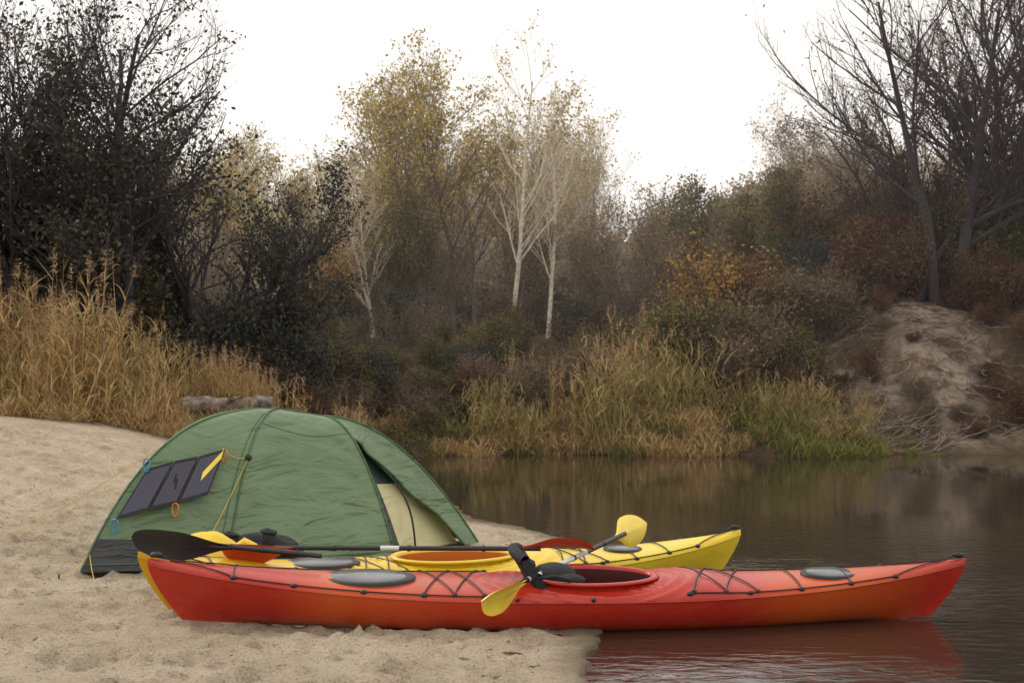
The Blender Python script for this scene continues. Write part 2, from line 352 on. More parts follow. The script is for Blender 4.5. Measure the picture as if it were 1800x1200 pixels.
for i in range(90):
    x=rg.uniform(5.5,17);y=32.4+rg.uniform(0,1)*7
    bush(rg.choice(['rust','dark','rust','olive','tan']),x,y,rg.uniform(.7,1.4))
for i in range(22):
    x=rg.uniform(3.4,6.6);y=29.5+rg.uniform(0,1)*3
    bush(rg.choice(['olive','rust','tan','tan']),x,y,rg.uniform(.6,1.3))
for i in range(40):
    x=rg.uniform(6.4,13);y=29.0+rg.uniform(0,1)*3.6
    bush(rg.choice(['rust','tan','rust']),x,y,rg.uniform(.15,.42)*(1 if x<10 else 1.8))
for x,y,s_ in [(4.9,34.6,1.5),(5.6,34.9,1.4),(4.5,35.5,1.1),(5.1,33.6,1.1),(-4.6,36.5,1.2)]: bush('orange',x,y,s_)
for i in range(46):
    x=rg.uniform(-16,-4.4);y=24.8+rg.uniform(0,1)*4
    bush(rg.choice(['dark','olive','tan','dark']),x,y,rg.uniform(.7,1.3))
for i in range(30):
    x=rg.uniform(-4.6,-1.6);y=25.5+rg.uniform(0,1)*5
    bush(rg.choice(['rust','olive','tan']),x,y,rg.uniform(.35,.65))
rb=empty('reed_bed')
def rd(lst,x,y,s,i):
    inst('clump_%d'%i,lst[i%len(lst)],x,y,rz=rg.uniform(0,6.28),s=(s,s,s*rg.uniform(.75,1.2)),parent=rb)
j=0
for i in range(84):
    x=rg.uniform(-12,-4.0);y=20.9+rg.uniform(0,1)*3.2+.12*(x+4)
    sc=rg.uniform(.6,1.0)*(1 if x<-6.2 else .78)
    if -5.3<x<-3.7: sc*=.45 if y<22.6 else .7
    rd(rc if rg.random()<.85 else rg_,x,y,sc,j);j+=1
for i in range(34):
    x=rg.uniform(-5.2,-2.4);y=21.3+rg.uniform(0,1)*3
    if -5.0<x<-3.7 and y<22.6: y+=1.2
    rd(rc,x,y,rg.uniform(.3,.55),j);j+=1
rb=empty('river_reeds')
for i in range(84):
    x=rg.uniform(-.8,5.2);y=28.2+rg.uniform(0,1)*2.6
    rd(rg_ if rg.random()<.7 else rc,x,y,rg.uniform(.5,.9)*(.75+.4*math.exp(-((x-2.6)/1.3)**2)),j);j+=1
for i in range(18):
    x=rg.uniform(5.2,7.2);y=28.2+rg.uniform(0,1)*1.4
    rd(rg_,x,y,rg.uniform(.35,.65),j);j+=1
rb=empty('shore_grass')
for i in range(110):
    x=rg.uniform(-3.5,8.4);y=float(far_shore(x))+rg.uniform(.0,1.3)
    rd(gc if rg.random()<(.6 if x>4 else .3) else gt,x,y,rg.uniform(.3,.9)*(1 if x<7 else .5),j);j+=1
for i in range(70):
    x=rg.uniform(-11,-2.6);y=20.6+.12*(x+4)+rg.uniform(0,1.2)
    rd(gt,x,y,rg.uniform(.3,.7)*(.6 if -5.2<x<-3.8 else 1),j);j+=1

# roots and driftwood on bluff
rmat=simple('root_wood',(.20,.16,.13),.9,noise=.6,scale=6)
rmb=MB();rg2=np.random.default_rng(77)
for i in range(240):
    x=rg2.uniform(6.4,10.6);y=29.0+rg2.uniform(0,3.6);pts=[];a=rg2.uniform(3.3,5.0);zz=float(ground(x,y));l=rg2.uniform(.05,.17)
    for q in range(10):
        g_=float(ground(x,y));zz=max(g_+.02,zz-.05+rg2.uniform(-.02,.07));pts.append([x,y,zz]);a+=rg2.normal(0,.4);x+=l*math.cos(a);y+=l*math.sin(a)
    rmb.tube(pts,np.linspace(rg2.uniform(.004,.020),.003,10),0,5)
rmb.obj('exposed_roots',[rmat],True)
dw=MB()
for i in range(80):
    x=rg2.uniform(4.8,8.8);y=28.0+rg2.uniform(0,1.8);a=rg2.uniform(-.6,1.2);l=rg2.uniform(.5,1.8);z=float(ground(x,y))+.02
    p=np.array([x,y,z]);d=np.array([math.cos(a),.4*math.sin(a),rg2.uniform(.05,.7)]);pts=[]
    for q in range(8): pts.append(p.copy());d=norm(d+rg2.normal(0,.2,3));p=p+d*l/8
    dw.tube(pts,np.linspace(rg2.uniform(.008,.024),.004,8),0,5)
dw.obj('driftwood_branches',[rmat],True)
lg=MB();t_=np.linspace(0,1,20);xx_=-5.1+1.35*t_
zz_=np.array([float(ground(a,22.25)) for a in xx_]).max()-.0+.05*t_+.02*np.sin(t_*9)
lg.tube(np.stack([xx_,22.15+.15*t_,zz_],-1),.14*(1-.3*t_)*(1+.12*np.sin(t_*31)),0,10)
z0_=float(zz_[9])
lg.tube([[-4.5,22.2,z0_],[-4.35,22.05,z0_+.1],[-4.1,22.0,z0_+.16]],[.05,.035,.012],0,6)
lg.obj('fallen_log',[simple('log_wood',(.20,.17,.145),.9,noise=.7,scale=9,bump=1,bscale=14)],True)

# ------------------------------------------------------------ kayaks
black_r=simple('black_rubber',(.012,.012,.014),.5)
def plastic(name,stops,L_):
    m,N,L,P=nt(name);P.inputs['Specular IOR Level'].default_value=.42
    tc=N.new('ShaderNodeTexCoord');sx=N.new('ShaderNodeSeparateXYZ');L.new(tc.outputs['Object'],sx.inputs[0])
    n=N.new('ShaderNodeTexNoise');n.inputs['Scale'].default_value=2.5;n.inputs['Detail'].default_value=4;L.new(tc.outputs['Object'],n.inputs['Vector'])
    a=N.new('ShaderNodeMath');a.operation='MULTIPLY_ADD';a.inputs[1].default_value=1/L_;a.inputs[2].default_value=.5-.04
    L.new(sx.outputs[0],a.inputs[0])
    b=N.new('ShaderNodeMath');b.operation='MULTIPLY_ADD';b.inputs[1].default_value=.08;L.new(n.outputs[0],b.inputs[0]);L.new(a.outputs[0],b.inputs[2])
    r=N.new('ShaderNodeValToRGB');el=r.color_ramp.elements
    while len(el)<len(stops): el.new(.5)
    for e,(p,c) in zip(el,stops): e.position=p;e.color=(*c,1)
    L.new(b.outputs[0],r.inputs[0])
    n2=N.new('ShaderNodeTexNoise');n2.inputs['Scale'].default_value=18;n2.inputs['Detail'].default_value=8;n2.inputs['Roughness'].default_value=.75
    mp=N.new('ShaderNodeMapping');mp.inputs['Scale'].default_value=(.25,1,1);L.new(tc.outputs['Object'],mp.inputs[0]);L.new(mp.outputs[0],n2.inputs['Vector'])
    r2=N.new('ShaderNodeMapRange');r2.inputs[1].default_value=.52;r2.inputs[2].default_value=.8;r2.inputs[3].default_value=0;r2.inputs[4].default_value=.4
    L.new(n2.outputs[0],r2.inputs[0])
    mx=N.new('ShaderNodeMix');mx.data_type='RGBA';L.new(r2.outputs[0],mx.inputs[0]);L.new(r.outputs[0],mx.inputs[6]);mx.inputs[7].default_value=(.28,.12,.07,1)
    rz=N.new('ShaderNodeMapRange');rz.inputs[1].default_value=.0;rz.inputs[2].default_value=.12;rz.inputs[3].default_value=.8;rz.inputs[4].default_value=0;L.new(sx.outputs[2],rz.inputs[0])
    n4=N.new('ShaderNodeTexNoise');n4.inputs['Scale'].default_value=7;n4.inputs['Detail'].default_value=8;n4.inputs['Roughness'].default_value=.8;L.new(tc.outputs['Object'],n4.inputs['Vector'])
    mm=N.new('ShaderNodeMath');mm.operation='MULTIPLY';L.new(rz.outputs[0],mm.inputs[0])
    r5=N.new('ShaderNodeMapRange');r5.inputs[1].default_value=.45;r5.inputs[2].default_value=.62;L.new(n4.outputs[0],r5.inputs[0]);L.new(r5.outputs[0],mm.inputs[1])
    mx2=N.new('ShaderNodeMix');mx2.data_type='RGBA';L.new(mm.outputs[0],mx2.inputs[0]);L.new(mx.outputs[2],mx2.inputs[6]);mx2.inputs[7].default_value=(.22,.13,.085,1)
    L.new(mx2.outputs[2],P.inputs['Base Color'])
    r3=N.new('ShaderNodeMapRange');r3.inputs[3].default_value=.16;r3.inputs[4].default_value=.38;L.new(n2.outputs[0],r3.inputs[0]);L.new(r3.outputs[0],P.inputs['Roughness'])
    bp=N.new('ShaderNodeBump');bp.inputs['Strength'].default_value=.15;bp.inputs['Distance'].default_value=.01;L.new(n2.outputs[0],bp.inputs['Height']);L.new(bp.outputs[0],P.inputs['Normal'])
    return m
RED=(.39,.022,.010);ORG=(.50,.085,.012);YEL=(.70,.48,.02)
hull_red=plastic('kayak_plastic_red',[(0,RED),(.14,RED),(.22,(.49,.075,.012)),(.34,(.43,.042,.012)),(.45,RED),(.70,RED),(.80,ORG),(.88,(.46,.065,.012)),(.95,RED)],5.0)
hull_yel=plastic('kayak_plastic_yellow',[(0,(.62,.33,.01)),(.12,(.68,.42,.02)),(.4,YEL),(.8,(.70,.53,.03)),(1,(.72,.52,.02))],4.3)
hatch_m=simple('hatch_cover',(.11,.115,.125),.22,noise=.35,scale=5)
cloth_b=simple('black_neoprene',(.012,.013,.017),.8,bump=.4,bscale=30)
inner_red_shaded=simple('cockpit_interior_red_shaded',(.07,.009,.008),.6);inner_or=simple('cockpit_interior_orange',(.50,.14,.012),.5)  # red interior darkened to hold the cockpit's shade; orange is its own colour
def kayak(name,L_,W,hull,cock,loc,rot,inner,hatches,seat=True):
    par=empty(name,loc);par.rotation_euler=rot
    ccx,cax,cay=cock
    nu=241
    u=np.linspace(-1,1,nu);u=np.sign(u)*np.abs(u)**.92
    w=lambda u:W/2*np.clip(1-np.abs(u)**2.15,0,1)**.92+.010
    e=lambda u:.23+.155*np.abs(u)**2.6
    kl=lambda u:.05*np.abs(u)**3.2
    cr=lambda u:(.035+.03*(1-np.abs(u)))+.035*np.exp(-((u*L_/2-ccx-cax-.22)/.22)**2)
    rake=.20
    def X(u,v): return u*(L_/2-rake*(1-v)**1.4)
    hb=np.linspace(0,1,12)
    mb=MB()
    for sgn in (1,-1):
        Pm=[]
        for a in hb:
            s_=math.sin(a*math.pi/2);fu=np.abs(u)**3
            y=w(u)*((s_**.62)*(1-fu)+fu*a);z=kl(u)+(e(u)-kl(u))*((1-math.cos(a*math.pi/2))*(1-fu)+fu*a)
            Pm.append(np.stack([X(u,a),sgn*y,z],-1))
        Pm=np.array(Pm);mb.grid(Pm if sgn<0 else Pm[::-1],0)
    def deckz(x,y):
        uu=np.clip(x/(L_/2),-1,1);ww=w(uu);t=np.clip(np.abs(y)/ww,0,1)
        return e(uu)+cr(uu)*np.sqrt(1-t*t)**.9
    db=np.linspace(0,1,15);Pd=[]
    yy=np.concatenate([-np.cos(db*math.pi/2),np.cos(db*math.pi/2)[::-1][1:]])
    for t in yy:
        y=w(u)*t;Pd.append(np.stack([X(u,1+0*u),y,deckz(u*L_/2,y)+.0],-1))
    Pd=np.array(Pd)
    xx=Pd[...,0];yv=Pd[...,1]
    rr=np.sqrt(((xx-ccx)/(cax+.0))**2+(yv/(cay))**2)
    g=np.where((xx<ccx)&(rr>1.1)&(rr<2.0),.008*np.sin((rr-1.1)*28),0)
    g2=np.where((xx>ccx)&(rr>1.15)&(rr<1.9),.008*np.sin((rr-1.1)*24),0)
    Pd[...,2]+=g+g2
    a_,b_=Pd.shape[:2]
    idx=np.arange(a_*b_).reshape(a_,b_)
    F=np.stack([idx[:-1,:-1],idx[1:,:-1],idx[1:,1:],idx[:-1,1:]],-1).reshape(-1,4)
    Vd=Pd.reshape(-1,3);cen=Vd[F].mean(1)
    keep=((cen[:,0]-ccx)/cax)**2+(cen[:,1]/cay)**2>.98
    mb.add(Vd,F[keep][:,::-1],0)
    for sgn in (1,-1):
        mb.tube(np.stack([X(u,1+0*u),sgn*w(u),e(u)],-1)[::2],.005,0,6)
    h=mb.obj('hull',[hull],True,par)
    th=np.arange(72)/72*2*math.pi
    def ring(fx,z,):
        rx=cax*1+fx;ry=cay*1+fx
        return np.stack([ccx+rx*np.cos(th),ry*np.sin(th)*(1-.12*np.cos(th)),z+0*th],-1)
    zc=float(deckz(ccx,0))+.002;zl=float(deckz(ccx,cay*.98))
    prof=[(.012,zl-.03),(.008,zc+.006),(.028,zc+.010),(.034,zc+.018),(.026,zc+.026),(.0,zc+.027),(-.012,zc+.022),(-.016,zc+.008)]
    cb=MB();cb.grid(np.array([ring(a,b) for a,b in prof]),0,closev=True)
    cb.grid(np.array([ring(-.016,zc+.008),ring(-.018,zl-.03),ring(-.01,zl-.10)]),1,closev=True)
    cb.obj('coaming',[hull,inner],True,par)
    lb=MB();gx=np.linspace(-1,1,20);gy=np.linspace(-1,1,15);GX,GY=np.meshgrid(gx,gy,indexing='ij')
    lb.grid(np.stack([ccx+GX*(cax+.12),GY*.25,.035+.15*GY**4+0*GX],-1),0);lb.obj('liner',[inner],True,par)
    sb=MB();gx=np.linspace(-.2,.2,13);gy=np.linspace(-.17,.17,11);GX,GY=np.meshgrid(gx,gy,indexing='ij')
    sb.grid(np.stack([ccx-.12+GX,GY,.085+1.5*(GY**2)+1.8*np.clip(-GX,0,1)**2],-1),0)
    sb.obj('seat',[simple(name+'_seat',(.03,.03,.03),.7) if seat else inner],True,par)
    if seat:
        bb=MB();a=np.linspace(-1,1,15);hh=np.linspace(0,1,9)
        def bp_(q,v,off): return [ccx-.30-.17*v-.05*(1-q*q)+off,.18*q*(1-.2*v*v),.19+.27*v*(1-.10*q*q)+off*.35]
        for off in (0,.05): bb.grid(np.array([[bp_(q,v,off) for q in a] for v in hh]),0)
        bb.grid(np.array([[bp_(-1,v,o) for v in hh] for o in (0,.05)]),0);bb.grid(np.array([[bp_(1,v,o) for v in hh] for o in (0,.05)]),0)
        bb.tube([np.array(bp_(q,1,.025)) for q in a],.034,0,8)
        bb.tube([np.array(bp_(q,.55,.03)) for q in a],.036,0,8)
        bb.ball((ccx-.24,.02,.31),.10,0,8,12,(1.4,1.2,.75));bb.ball((ccx-.16,-.09,.31),.06,0,8,12,(1.6,1,.6))
        bb.tube([[ccx-.36,-.16,.34],[ccx-.27,-.2,.36],[ccx-.17,-.19,.335]],.012,0,6)
        bb.obj('backrest',[cloth_b],True,par)
    for hx,ha,hbw,mm in hatches:
        hm=MB();ph=np.arange(40)/40*2*math.pi
        zz=float(deckz(hx,0));zs=float(deckz(hx,hbw))
        rows=[(1.05,zs-.01),(1.05,zz+.004),(.98,zz+.009),(.84,zz+.008),(.80,zz+.012),(.3,zz+.015),(.01,zz+.016)]
        hm.grid(np.array([np.stack([hx+ha*f*np.cos(ph),hbw*f*np.sin(ph),z+0*ph],-1) for f,z in rows[:4]]),1,closev=True)
        hm.grid(np.array([np.stack([hx+ha*f*np.cos(ph),hbw*f*np.sin(ph),z+0*ph],-1) for f,z in rows[3:]]),0,closev=True)
        hm.obj('hatch',[mm,black_r],True,par)
    cd=MB()
    def on(x,t,dz=.008):
        uu=x/(L_/2);y=float(w(uu))*t
        return [x,y,float(deckz(x,y))+dz]
    def cord(lst,r=.0045,n=8):
        pts=[]
        for (a,b) in zip(lst[:-1],lst[1:]):
            for q in range(n):
                f=q/n;pts.append(on(a[0]+(b[0]-a[0])*f,a[1]+(b[1]-a[1])*f))
        pts.append(on(*lst[-1]));cd.tube(pts,r,0,5)
    h2=L_/2
    for sg in (-1,1):
        xsf=[-.93*h2,-.8*h2,-.66*h2,-.5*h2,-.36*h2,-.2*h2]
        cord([(-.95*h2,0)]+[(x,sg*.93) for x in xsf[1:]])
        xr=[.27*h2,.42*h2,.55*h2,.68*h2,.80*h2]
        cord([(x,sg*.93) for x in xr]+[(.95*h2,0)])
        for x in xsf[1:]+xr:
            p=on(x,sg*.93,.004);cd.ball(p,.017,0,5,9,(1.3,1,.8))
        for x in (ccx-.5,ccx-.05):
            p=on(x,sg*.97,.0);cd.ball(p,.014,0,5,9)
    def zig(x0,x1,n,t=.88):
        xs_=np.linspace(x0,x1,n)
        cord([(x,t if i%2 else -t) for i,x in enumerate(xs_)]);cord([(x,-t if i%2 else t) for i,x in enumerate(xs_)])
        for x in xs_:
            for sg in(-1,1): cd.ball(on(x,sg*t,.004),.014,0,5,9,(1.3,1,.8))
    zig(.28*h2,.44*h2,3);zig(-.36*h2,-.22*h2,3);cord([(.55*h2,.93),(.55*h2,-.93)]);cord([(.68*h2,.9),(.68*h2,-.9)]);cord([(-.8*h2,.9),(-.8*h2,-.9)])
    for sg in (-1,1):
        ze=float(e(1.))+.035
        cd.tube([[sg*(h2-.11),0,ze+.0],[sg*(h2-.05),0,ze+.035],[sg*(h2-.02),0,ze+.005]],.006,0,6)
        cd.ball((sg*(h2-.05),0,ze+.02),.022,0,5,9,(1.9,1,.8))
    cd.obj('deck_lines',[black_r],True,par)
    return par
kayak('red_kayak',5.0,.60,hull_red,(.14,.37,.205),(.345,8.68,.0),(R(7.5),R(.9),R(7.2)),inner_red_shaded,[(-1.22,.27,.165,hatch_m),(1.62,.17,.12,hatch_m)])
kayak('yellow_kayak',4.34,.60,hull_yel,(-.08,.42,.205),(-.325,9.64,-.0),(R(5),R(.7),R(23.9)),inner_or,[(-1.0,.24,.15,hatch_m),(1.2,.14,.11,hatch_m)],seat=False)

# ------------------------------------------------------------ paddles
white_m=simple('paddle_white',(.62,.62,.62),.4);blk=simple('paddle_black',(.014,.014,.016),.35)
yel_b=simple('paddle_yellow',(.78,.60,.07),.38,noise=.12,scale=6);red_b=simple('paddle_red',(.5,.06,.015),.35,noise=.15,scale=5)
def paddle(name,A,B,ha,hb_,mat,two=True,bl=.47,bw=.10,shaft=None):
    A=np.array(A,float);B=np.array(B,float);s_=norm(B-A);mb=MB()
    def blade(tip,d,hint,bl=bl,bw=bw):
        c=np.array(hint,float);c=norm(c-d*np.dot(c,d));n_=np.cross(d,c)
        for sd in (1,-1):
            rows=[]
            for v in np.linspace(0,1,24):
                wd=bw*(max(0,1-(1-min(v/.38,1))**2.3)**.5)*(1-smooth((v-.45)/.55)*.86)+.001
                rows.append([tip+d*bl*v+c*wd*q+n_*(.035*(q*q*wd/bw)+.02*math.sin(v*3.1)+sd*.006*(1-q**4)+sd*.012*math.exp(-(q/.14)**2)*v) for q in np.linspace(-1,1,15)])
            mb.grid(np.array(rows),0)
    blade(A,s_,ha)
    if two: blade(B,-s_,hb_)
    a=A+s_*bl*.72;b=B-s_*bl*.72 if two else B
    fr,ms=shaft if shaft else ([0,.3,1],[1,1])
    for f0,f1,mm in zip(fr[:-1],fr[1:],ms): mb.tube([a+(b-a)*f0,a+(b-a)*(f0+f1)/2,a+(b-a)*f1],.0155,mm,10)
    for f in (.22,.5,.78): mb.tube([a+(b-a)*f,a+(b-a)*(f+.012)],.02,1,10)
    return mb.obj(name,[mat,blk,white_m],True)
paddle('kayak_paddle',(-.17,7.98,.255),(.93,9.86,.50),(.45,-.3,.9),(-.35,.1,.9),yel_b,bl=.48,bw=.108,shaft=([0,.12,.62,.8,1],[1,2,1,1]))
paddle('kayak_paddle',(-1.84,9.0,.435),(.52,8.98,.43),(0,-.6,.6),(0,-1,.25),red_b,shaft=([0,.40,.47,.52,.74,1],[1,2,1,1,1]))
paddle('kayak_paddle',(-2.30,8.62,.545),(-1.15,8.62,.43),(.1,-.4,.9),None,blk,two=False,bl=.62)

# gear behind kayaks
def blob(name,c,r,sc,mat,seed,amp=.18):
    rg=np.random.default_rng(seed);th=np.linspace(.03,math.pi-.03,22);ph=np.arange(30)/30*2*math.pi
    T,Ph=np.meshgrid(th,ph,indexing='ij');n=0
    for i in range(6):
        k=rg.integers(1,5,2);n=n+np.sin(k[0]*Ph+rg.uniform(0,6))*np.sin(k[1]*T*1.3+rg.uniform(0,6))/3
    rr=r*(1+amp*n*np.sin(T))
    Pq=np.stack([np.sin(T)*np.cos(Ph)*sc[0],np.sin(T)*np.sin(Ph)*sc[1],np.cos(T)*sc[2]],-1)*rr[...,None]
    mb=MB();mb.grid(Pq+np.array(c),0,closev=True);return mb
db_=blob('b',(-2.03,9.5,.28),.22,(1.15,.8,.92),None,3,.12)
for k in range(2): db_.tube([[-2.22+.02*k,9.5-.18*math.cos(a),.28+.18*math.sin(a)] for a in np.linspace(0,3,10)],.012,1,6)
db_.tube([[-1.83,9.45,.37],[-1.77,9.45,.42],[-1.7,9.45,.38]],.03,0,8)
db_.obj('yellow_dry_bag',[simple('dry_bag_yellow',(.72,.5,.03),.45,bump=.5,bscale=9),black_r],True)
def shoe(x,y,rz,z=.0):
    mb=MB();v=np.linspace(0,1,16);an=np.arange(16)/16*2*math.pi;rows=[]
    for t in v:
        wd=.045*(.55+.6*math.sin(t*2.6+.35));hh=.05+.04*math.exp(-((t-.12)/.25)**2)
        if t in(0,1): wd*=.3;hh*=.4
        rows.append(np.stack([.28*t+0*an,wd*np.cos(an),hh*(.9+np.sin(an)*.9)],-1))
    mb.grid(np.array(rows),0,closev=True)
    mb.tube([[.05+.05*math.cos(a),.035*math.sin(a),.135] for a in np.linspace(0,6.28,14)],.012,0,6)
    o=mb.obj('water_shoe',[cloth_b],True);o.location=(x,y,z);o.rotation_euler=(.1,.12,rz)
mbx=blob('g',(-1.72,9.9,.21),.23,(1.5,.8,.95),None,8,.25);mbx.obj('black_gear_bag',[cloth_b],True)
shoe(-2.0,9.8,.5,.30);shoe(-1.72,9.75,-.2,.33)

# ------------------------------------------------------------ tent
tent=empty('dome_tent')
def fabric(name,col,bs=1.0,tr=.12):
    m,N,L,P=nt(name);tc=N.new('ShaderNodeTexCoord')
    n=N.new('ShaderNodeTexNoise');n.inputs['Scale'].default_value=1.6;n.inputs['Detail'].default_value=4;n.inputs['Distortion'].default_value=.6
    L.new(tc.outputs['Object'],n.inputs['Vector'])
    mp=N.new('ShaderNodeMapping');mp.inputs['Scale'].default_value=(.7,.7,2.2);mp.inputs['Rotation'].default_value=(.2,.45,0);L.new(tc.outputs['Object'],mp.inputs[0])
    r=N.new('ShaderNodeValToRGB');r.color_ramp.elements[0].position=.3;r.color_ramp.elements[1].position=.7
    r.color_ramp.elements[0].color=(*[c*.86 for c in col],1);r.color_ramp.elements[1].color=(*[c*1.1 for c in col],1)
    L.new(n.outputs[0],r.inputs[0]);L.new(r.outputs[0],P.inputs['Base Color'])
    P.inputs['Roughness'].default_value=.40
    n2=N.new('ShaderNodeTexNoise');n2.inputs['Scale'].default_value=3.2;n2.inputs['Detail'].default_value=3;n2.inputs['Distortion'].default_value=.8
    L.new(mp.outputs[0],n2.inputs['Vector'])
    b=N.new('ShaderNodeBump');b.inputs['Strength'].default_value=.8*bs;b.inputs['Distance'].default_value=.08;L.new(n2.outputs[0],b.inputs['Height']);L.new(b.outputs[0],P.inputs['Normal'])
    t=N.new('ShaderNodeBsdfTranslucent');mx=N.new('ShaderNodeMixShader');mx.inputs[0].default_value=tr
    L.new(r.outputs[0],t.inputs[0]);L.new(P.outputs[0],mx.inputs[1]);L.new(t.outputs[0],mx.inputs[2]);L.new(mx.outputs[0],N['Material Output'].inputs[0])
    return m
green=fabric('tent_fly_green',(.135,.215,.11));green_d=fabric('tent_trim_green',(.07,.13,.06));skirt=fabric('tent_skirt_grey',(.04,.046,.055));cream=fabric('tent_inner_cream',(.62,.58,.32),.6);mesh_d=fabric('tent_mesh_dark',(.03,.05,.04))
A1=(-1.935,11.8,1.25);A2=(-1.584,12.0,1.18)
C=[(-3.12,10.32,3.0,A1),(-2.15,10.75,2.4,A1),(-.95,11.6,2.05,A2),(-.30,12.6,1.9,A2),(-.95,13.6,2.0,A2),(-2.6,13.3,2.4,A1),(-3.4,12.0,2.8,A1)]
def gz(x,y): return float(ground(x,y))
def pole(i,t,k=1.0,hk=1.0):
    x,y,p,A=C[i%7];t=np.asarray(t,float)
    z0=gz(x,y)+.02
    cx=(A[0]);cy=A[1]
    return np.stack([cx+(x-cx)*t*k,cy+(y-cy)*t*k,z0+(A[2]*hk-z0)*(1-t**p)],-1)
def surf(i,t,u,sag=.05):
    a=pole(i,t);b=pole(i+1,t);u=np.asarray(u)[...,None]
    P_=a*(1-u)+b*u
    c=np.array([-1.76,11.9,.2]);uu=u[...,0]
    d=norm(P_-c)
    wr=0
    if sag>0:
        wr=.018*np.sin(uu*19+t*5)*smooth((t-.35)/.4)*(.4+.6*np.sin(t*7+uu*3)**2)+.015*np.sin(t*38+uu*7)*np.exp(-(uu/.3)**2)*smooth((t-.2)/.3)+.015*np.sin(t*33-uu*9)*np.exp(-((1-uu)/.3)**2)*smooth((t-.2)/.3)
        wr=wr*np.clip(uu*8,0,1)*np.clip((1-uu)*8,0,1)
    return P_-d*(sag*np.sin(math.pi*uu)*np.sin(math.pi*np.clip(t,0,1)**1.3)+wr)[...,None]
ts=np.linspace(0,1,70)
fb=MB()
for i in range(7):
    us=np.linspace(0,1,45)
    T,U=np.meshgrid(ts,us,indexing='ij')
    if i==2:
        uo=np.where(T>.40,.84*((T-.40)/.60)**.75,0);U=uo+(1-uo)*U
    sag={0:-.04,1:.05,2:.03,3:.04,6:-.03}.get(i,.02)
    P_=surf(i,T,U,sag)
    if i in (0,6):
        k_=65;fb.grid(P_[:k_],0);fb.grid(P_[k_-1:],1)
    else: fb.grid(P_,0)
fb.obj('fly',[green,skirt],True,tent)
sm=MB()
for i in range(7): sm.tube(pole(i,ts)+np.array([0,0,.004]),.010,0,6)
Td=np.linspace(.40,1,30);uo=.84*((Td-.40)/.60)**.75
sm.tube(surf(2,Td,uo,.03),.012,0,6)
for i in (0,1,3):
    sm.tube(surf(i,np.full(20,.985),np.linspace(0,1,20),.0),.008,0,6)
sm.tube([A1,A2],.012,0,6)
sm.tube(surf(0,np.linspace(.0,1,30),np.full(30,.93),-.04),.005,0,5)
sm.tube(surf(1,np.full(30,.36)+.03*np.sin(np.linspace(0,3.1,30)),np.linspace(0,1,30),.05),.004,0,5)
sm.obj('seams',[green_d],True,tent)
ib=MB()
def ipole(i,t):
    P_=pole(i,t,.86,.93)
    if i%7 in (0,1,5,6): P_=P_+np.array([.05,.22,-.05]) # main body sits back from the front fly panel
    return P_
for i in range(7):
    T,U=np.meshgrid(ts,np.linspace(0,1,15),indexing='ij');a=ipole(i,T);b=ipole(i+1,T);P_=a*(1-U[...,None])+b*U[...,None]
    if i in (0,1): P_=P_+np.array([.03,.10,-.03])*np.sin(math.pi*U[...,None])
    if i==2:
        P_=P_+np.array([.0,.06,0])*U[...,None]; ib.grid(P_[:48],1);ib.grid(P_[47:,:4],1);ib.grid(P_[47:,3:],0)
    else: ib.grid(P_,0)
ib.obj('inner_tent',[cream,mesh_d],True,tent)
zb=MB();Tz=np.linspace(.5,1,20)
P_=ipole(2,Tz)*(1-.42)+ipole(3,Tz)*.42;P_[:,0]+=.10*np.sin((Tz-.5)*6.28)-.02;P_+=np.array([.015,-.04,0]);zb.tube(P_,.009,0,5);zb.obj('door_zip',[black_r],True,tent)
sp=MB();uv=[(.05,.725),(.72,.615),(.72,.80),(.06,.885)]
Q=[surf(0,np.array(t),np.array(u),-.04) for u,t in uv]
nrm=norm(np.cross(Q[1]-Q[0],Q[3]-Q[0]));
if nrm[1]>0:nrm=-nrm
Q=[q+nrm*.045 for q in Q]
def bil(a,b,off=0): return (Q[0]*(1-a)+Q[1]*a)*(1-b)+(Q[3]*(1-a)+Q[2]*a)*b+nrm*off
for k in range(3):
    a0,a1=k/3+.006,(k+1)/3-.006;z0,z1=(0,.04) if k%2==0 else (.04,0)
    def pt(a,b,o):f=(a-a0)/(a1-a0);return bil(a,b,o+z0*(1-f)+z1*f)
    for o in (0,.008):
        sp.grid(np.array([[pt(a0,0,o),pt(a0,1,o)],[pt(a1,0,o),pt(a1,1,o)]]),1)
    sp.grid(np.array([[pt(a0,0,0),pt(a1,0,0),pt(a1,1,0),pt(a0,1,0)],[pt(a0,0,.008),pt(a1,0,.008),pt(a1,1,.008),pt(a0,1,.008)]]),1,closev=True)
    m0,m1=a0+.02,a1-.02
    for c_ in range(5):
        aa=m0+(m1-m0)*c_/5+.0015;ab=m0+(m1-m0)*(c_+1)/5-.0015
        sp.grid(np.array([[pt(aa,.07,.011),pt(aa,.93,.011)],[pt(ab,.07,.011),pt(ab,.93,.011)]]),0)
    if k==2:
        sp.grid(np.array([[pt(a0+.14,.42,.016),pt(a0+.16,.62,.016)],[pt(a1-.02,.02,.016),pt(a1-.01,.22,.016)]]),2)
sp.obj('solar_panel',[simple('solar_cell',(.04,.04,.07),.35),simple('solar_fabric',(.018,.018,.026),.8),yel_b],False,tent)
def carab(P0,mat,nm):
    mb=MB();a=np.arange(20)/20*2*math.pi
    mb.tube(np.stack([P0[0]+.024*np.cos(a)*(1+.25*np.sin(a)),P0[1]-.02+0*a,P0[2]-.045+.05*np.sin(a)],-1),.006,0,6,closed=True);mb.obj(nm,[mat],True,tent)
orm=simple('carabiner_orange',(.7,.2,.02),.3,metal=.5);blm=simple('carabiner_blue',(.05,.25,.5),.3,metal=.5)
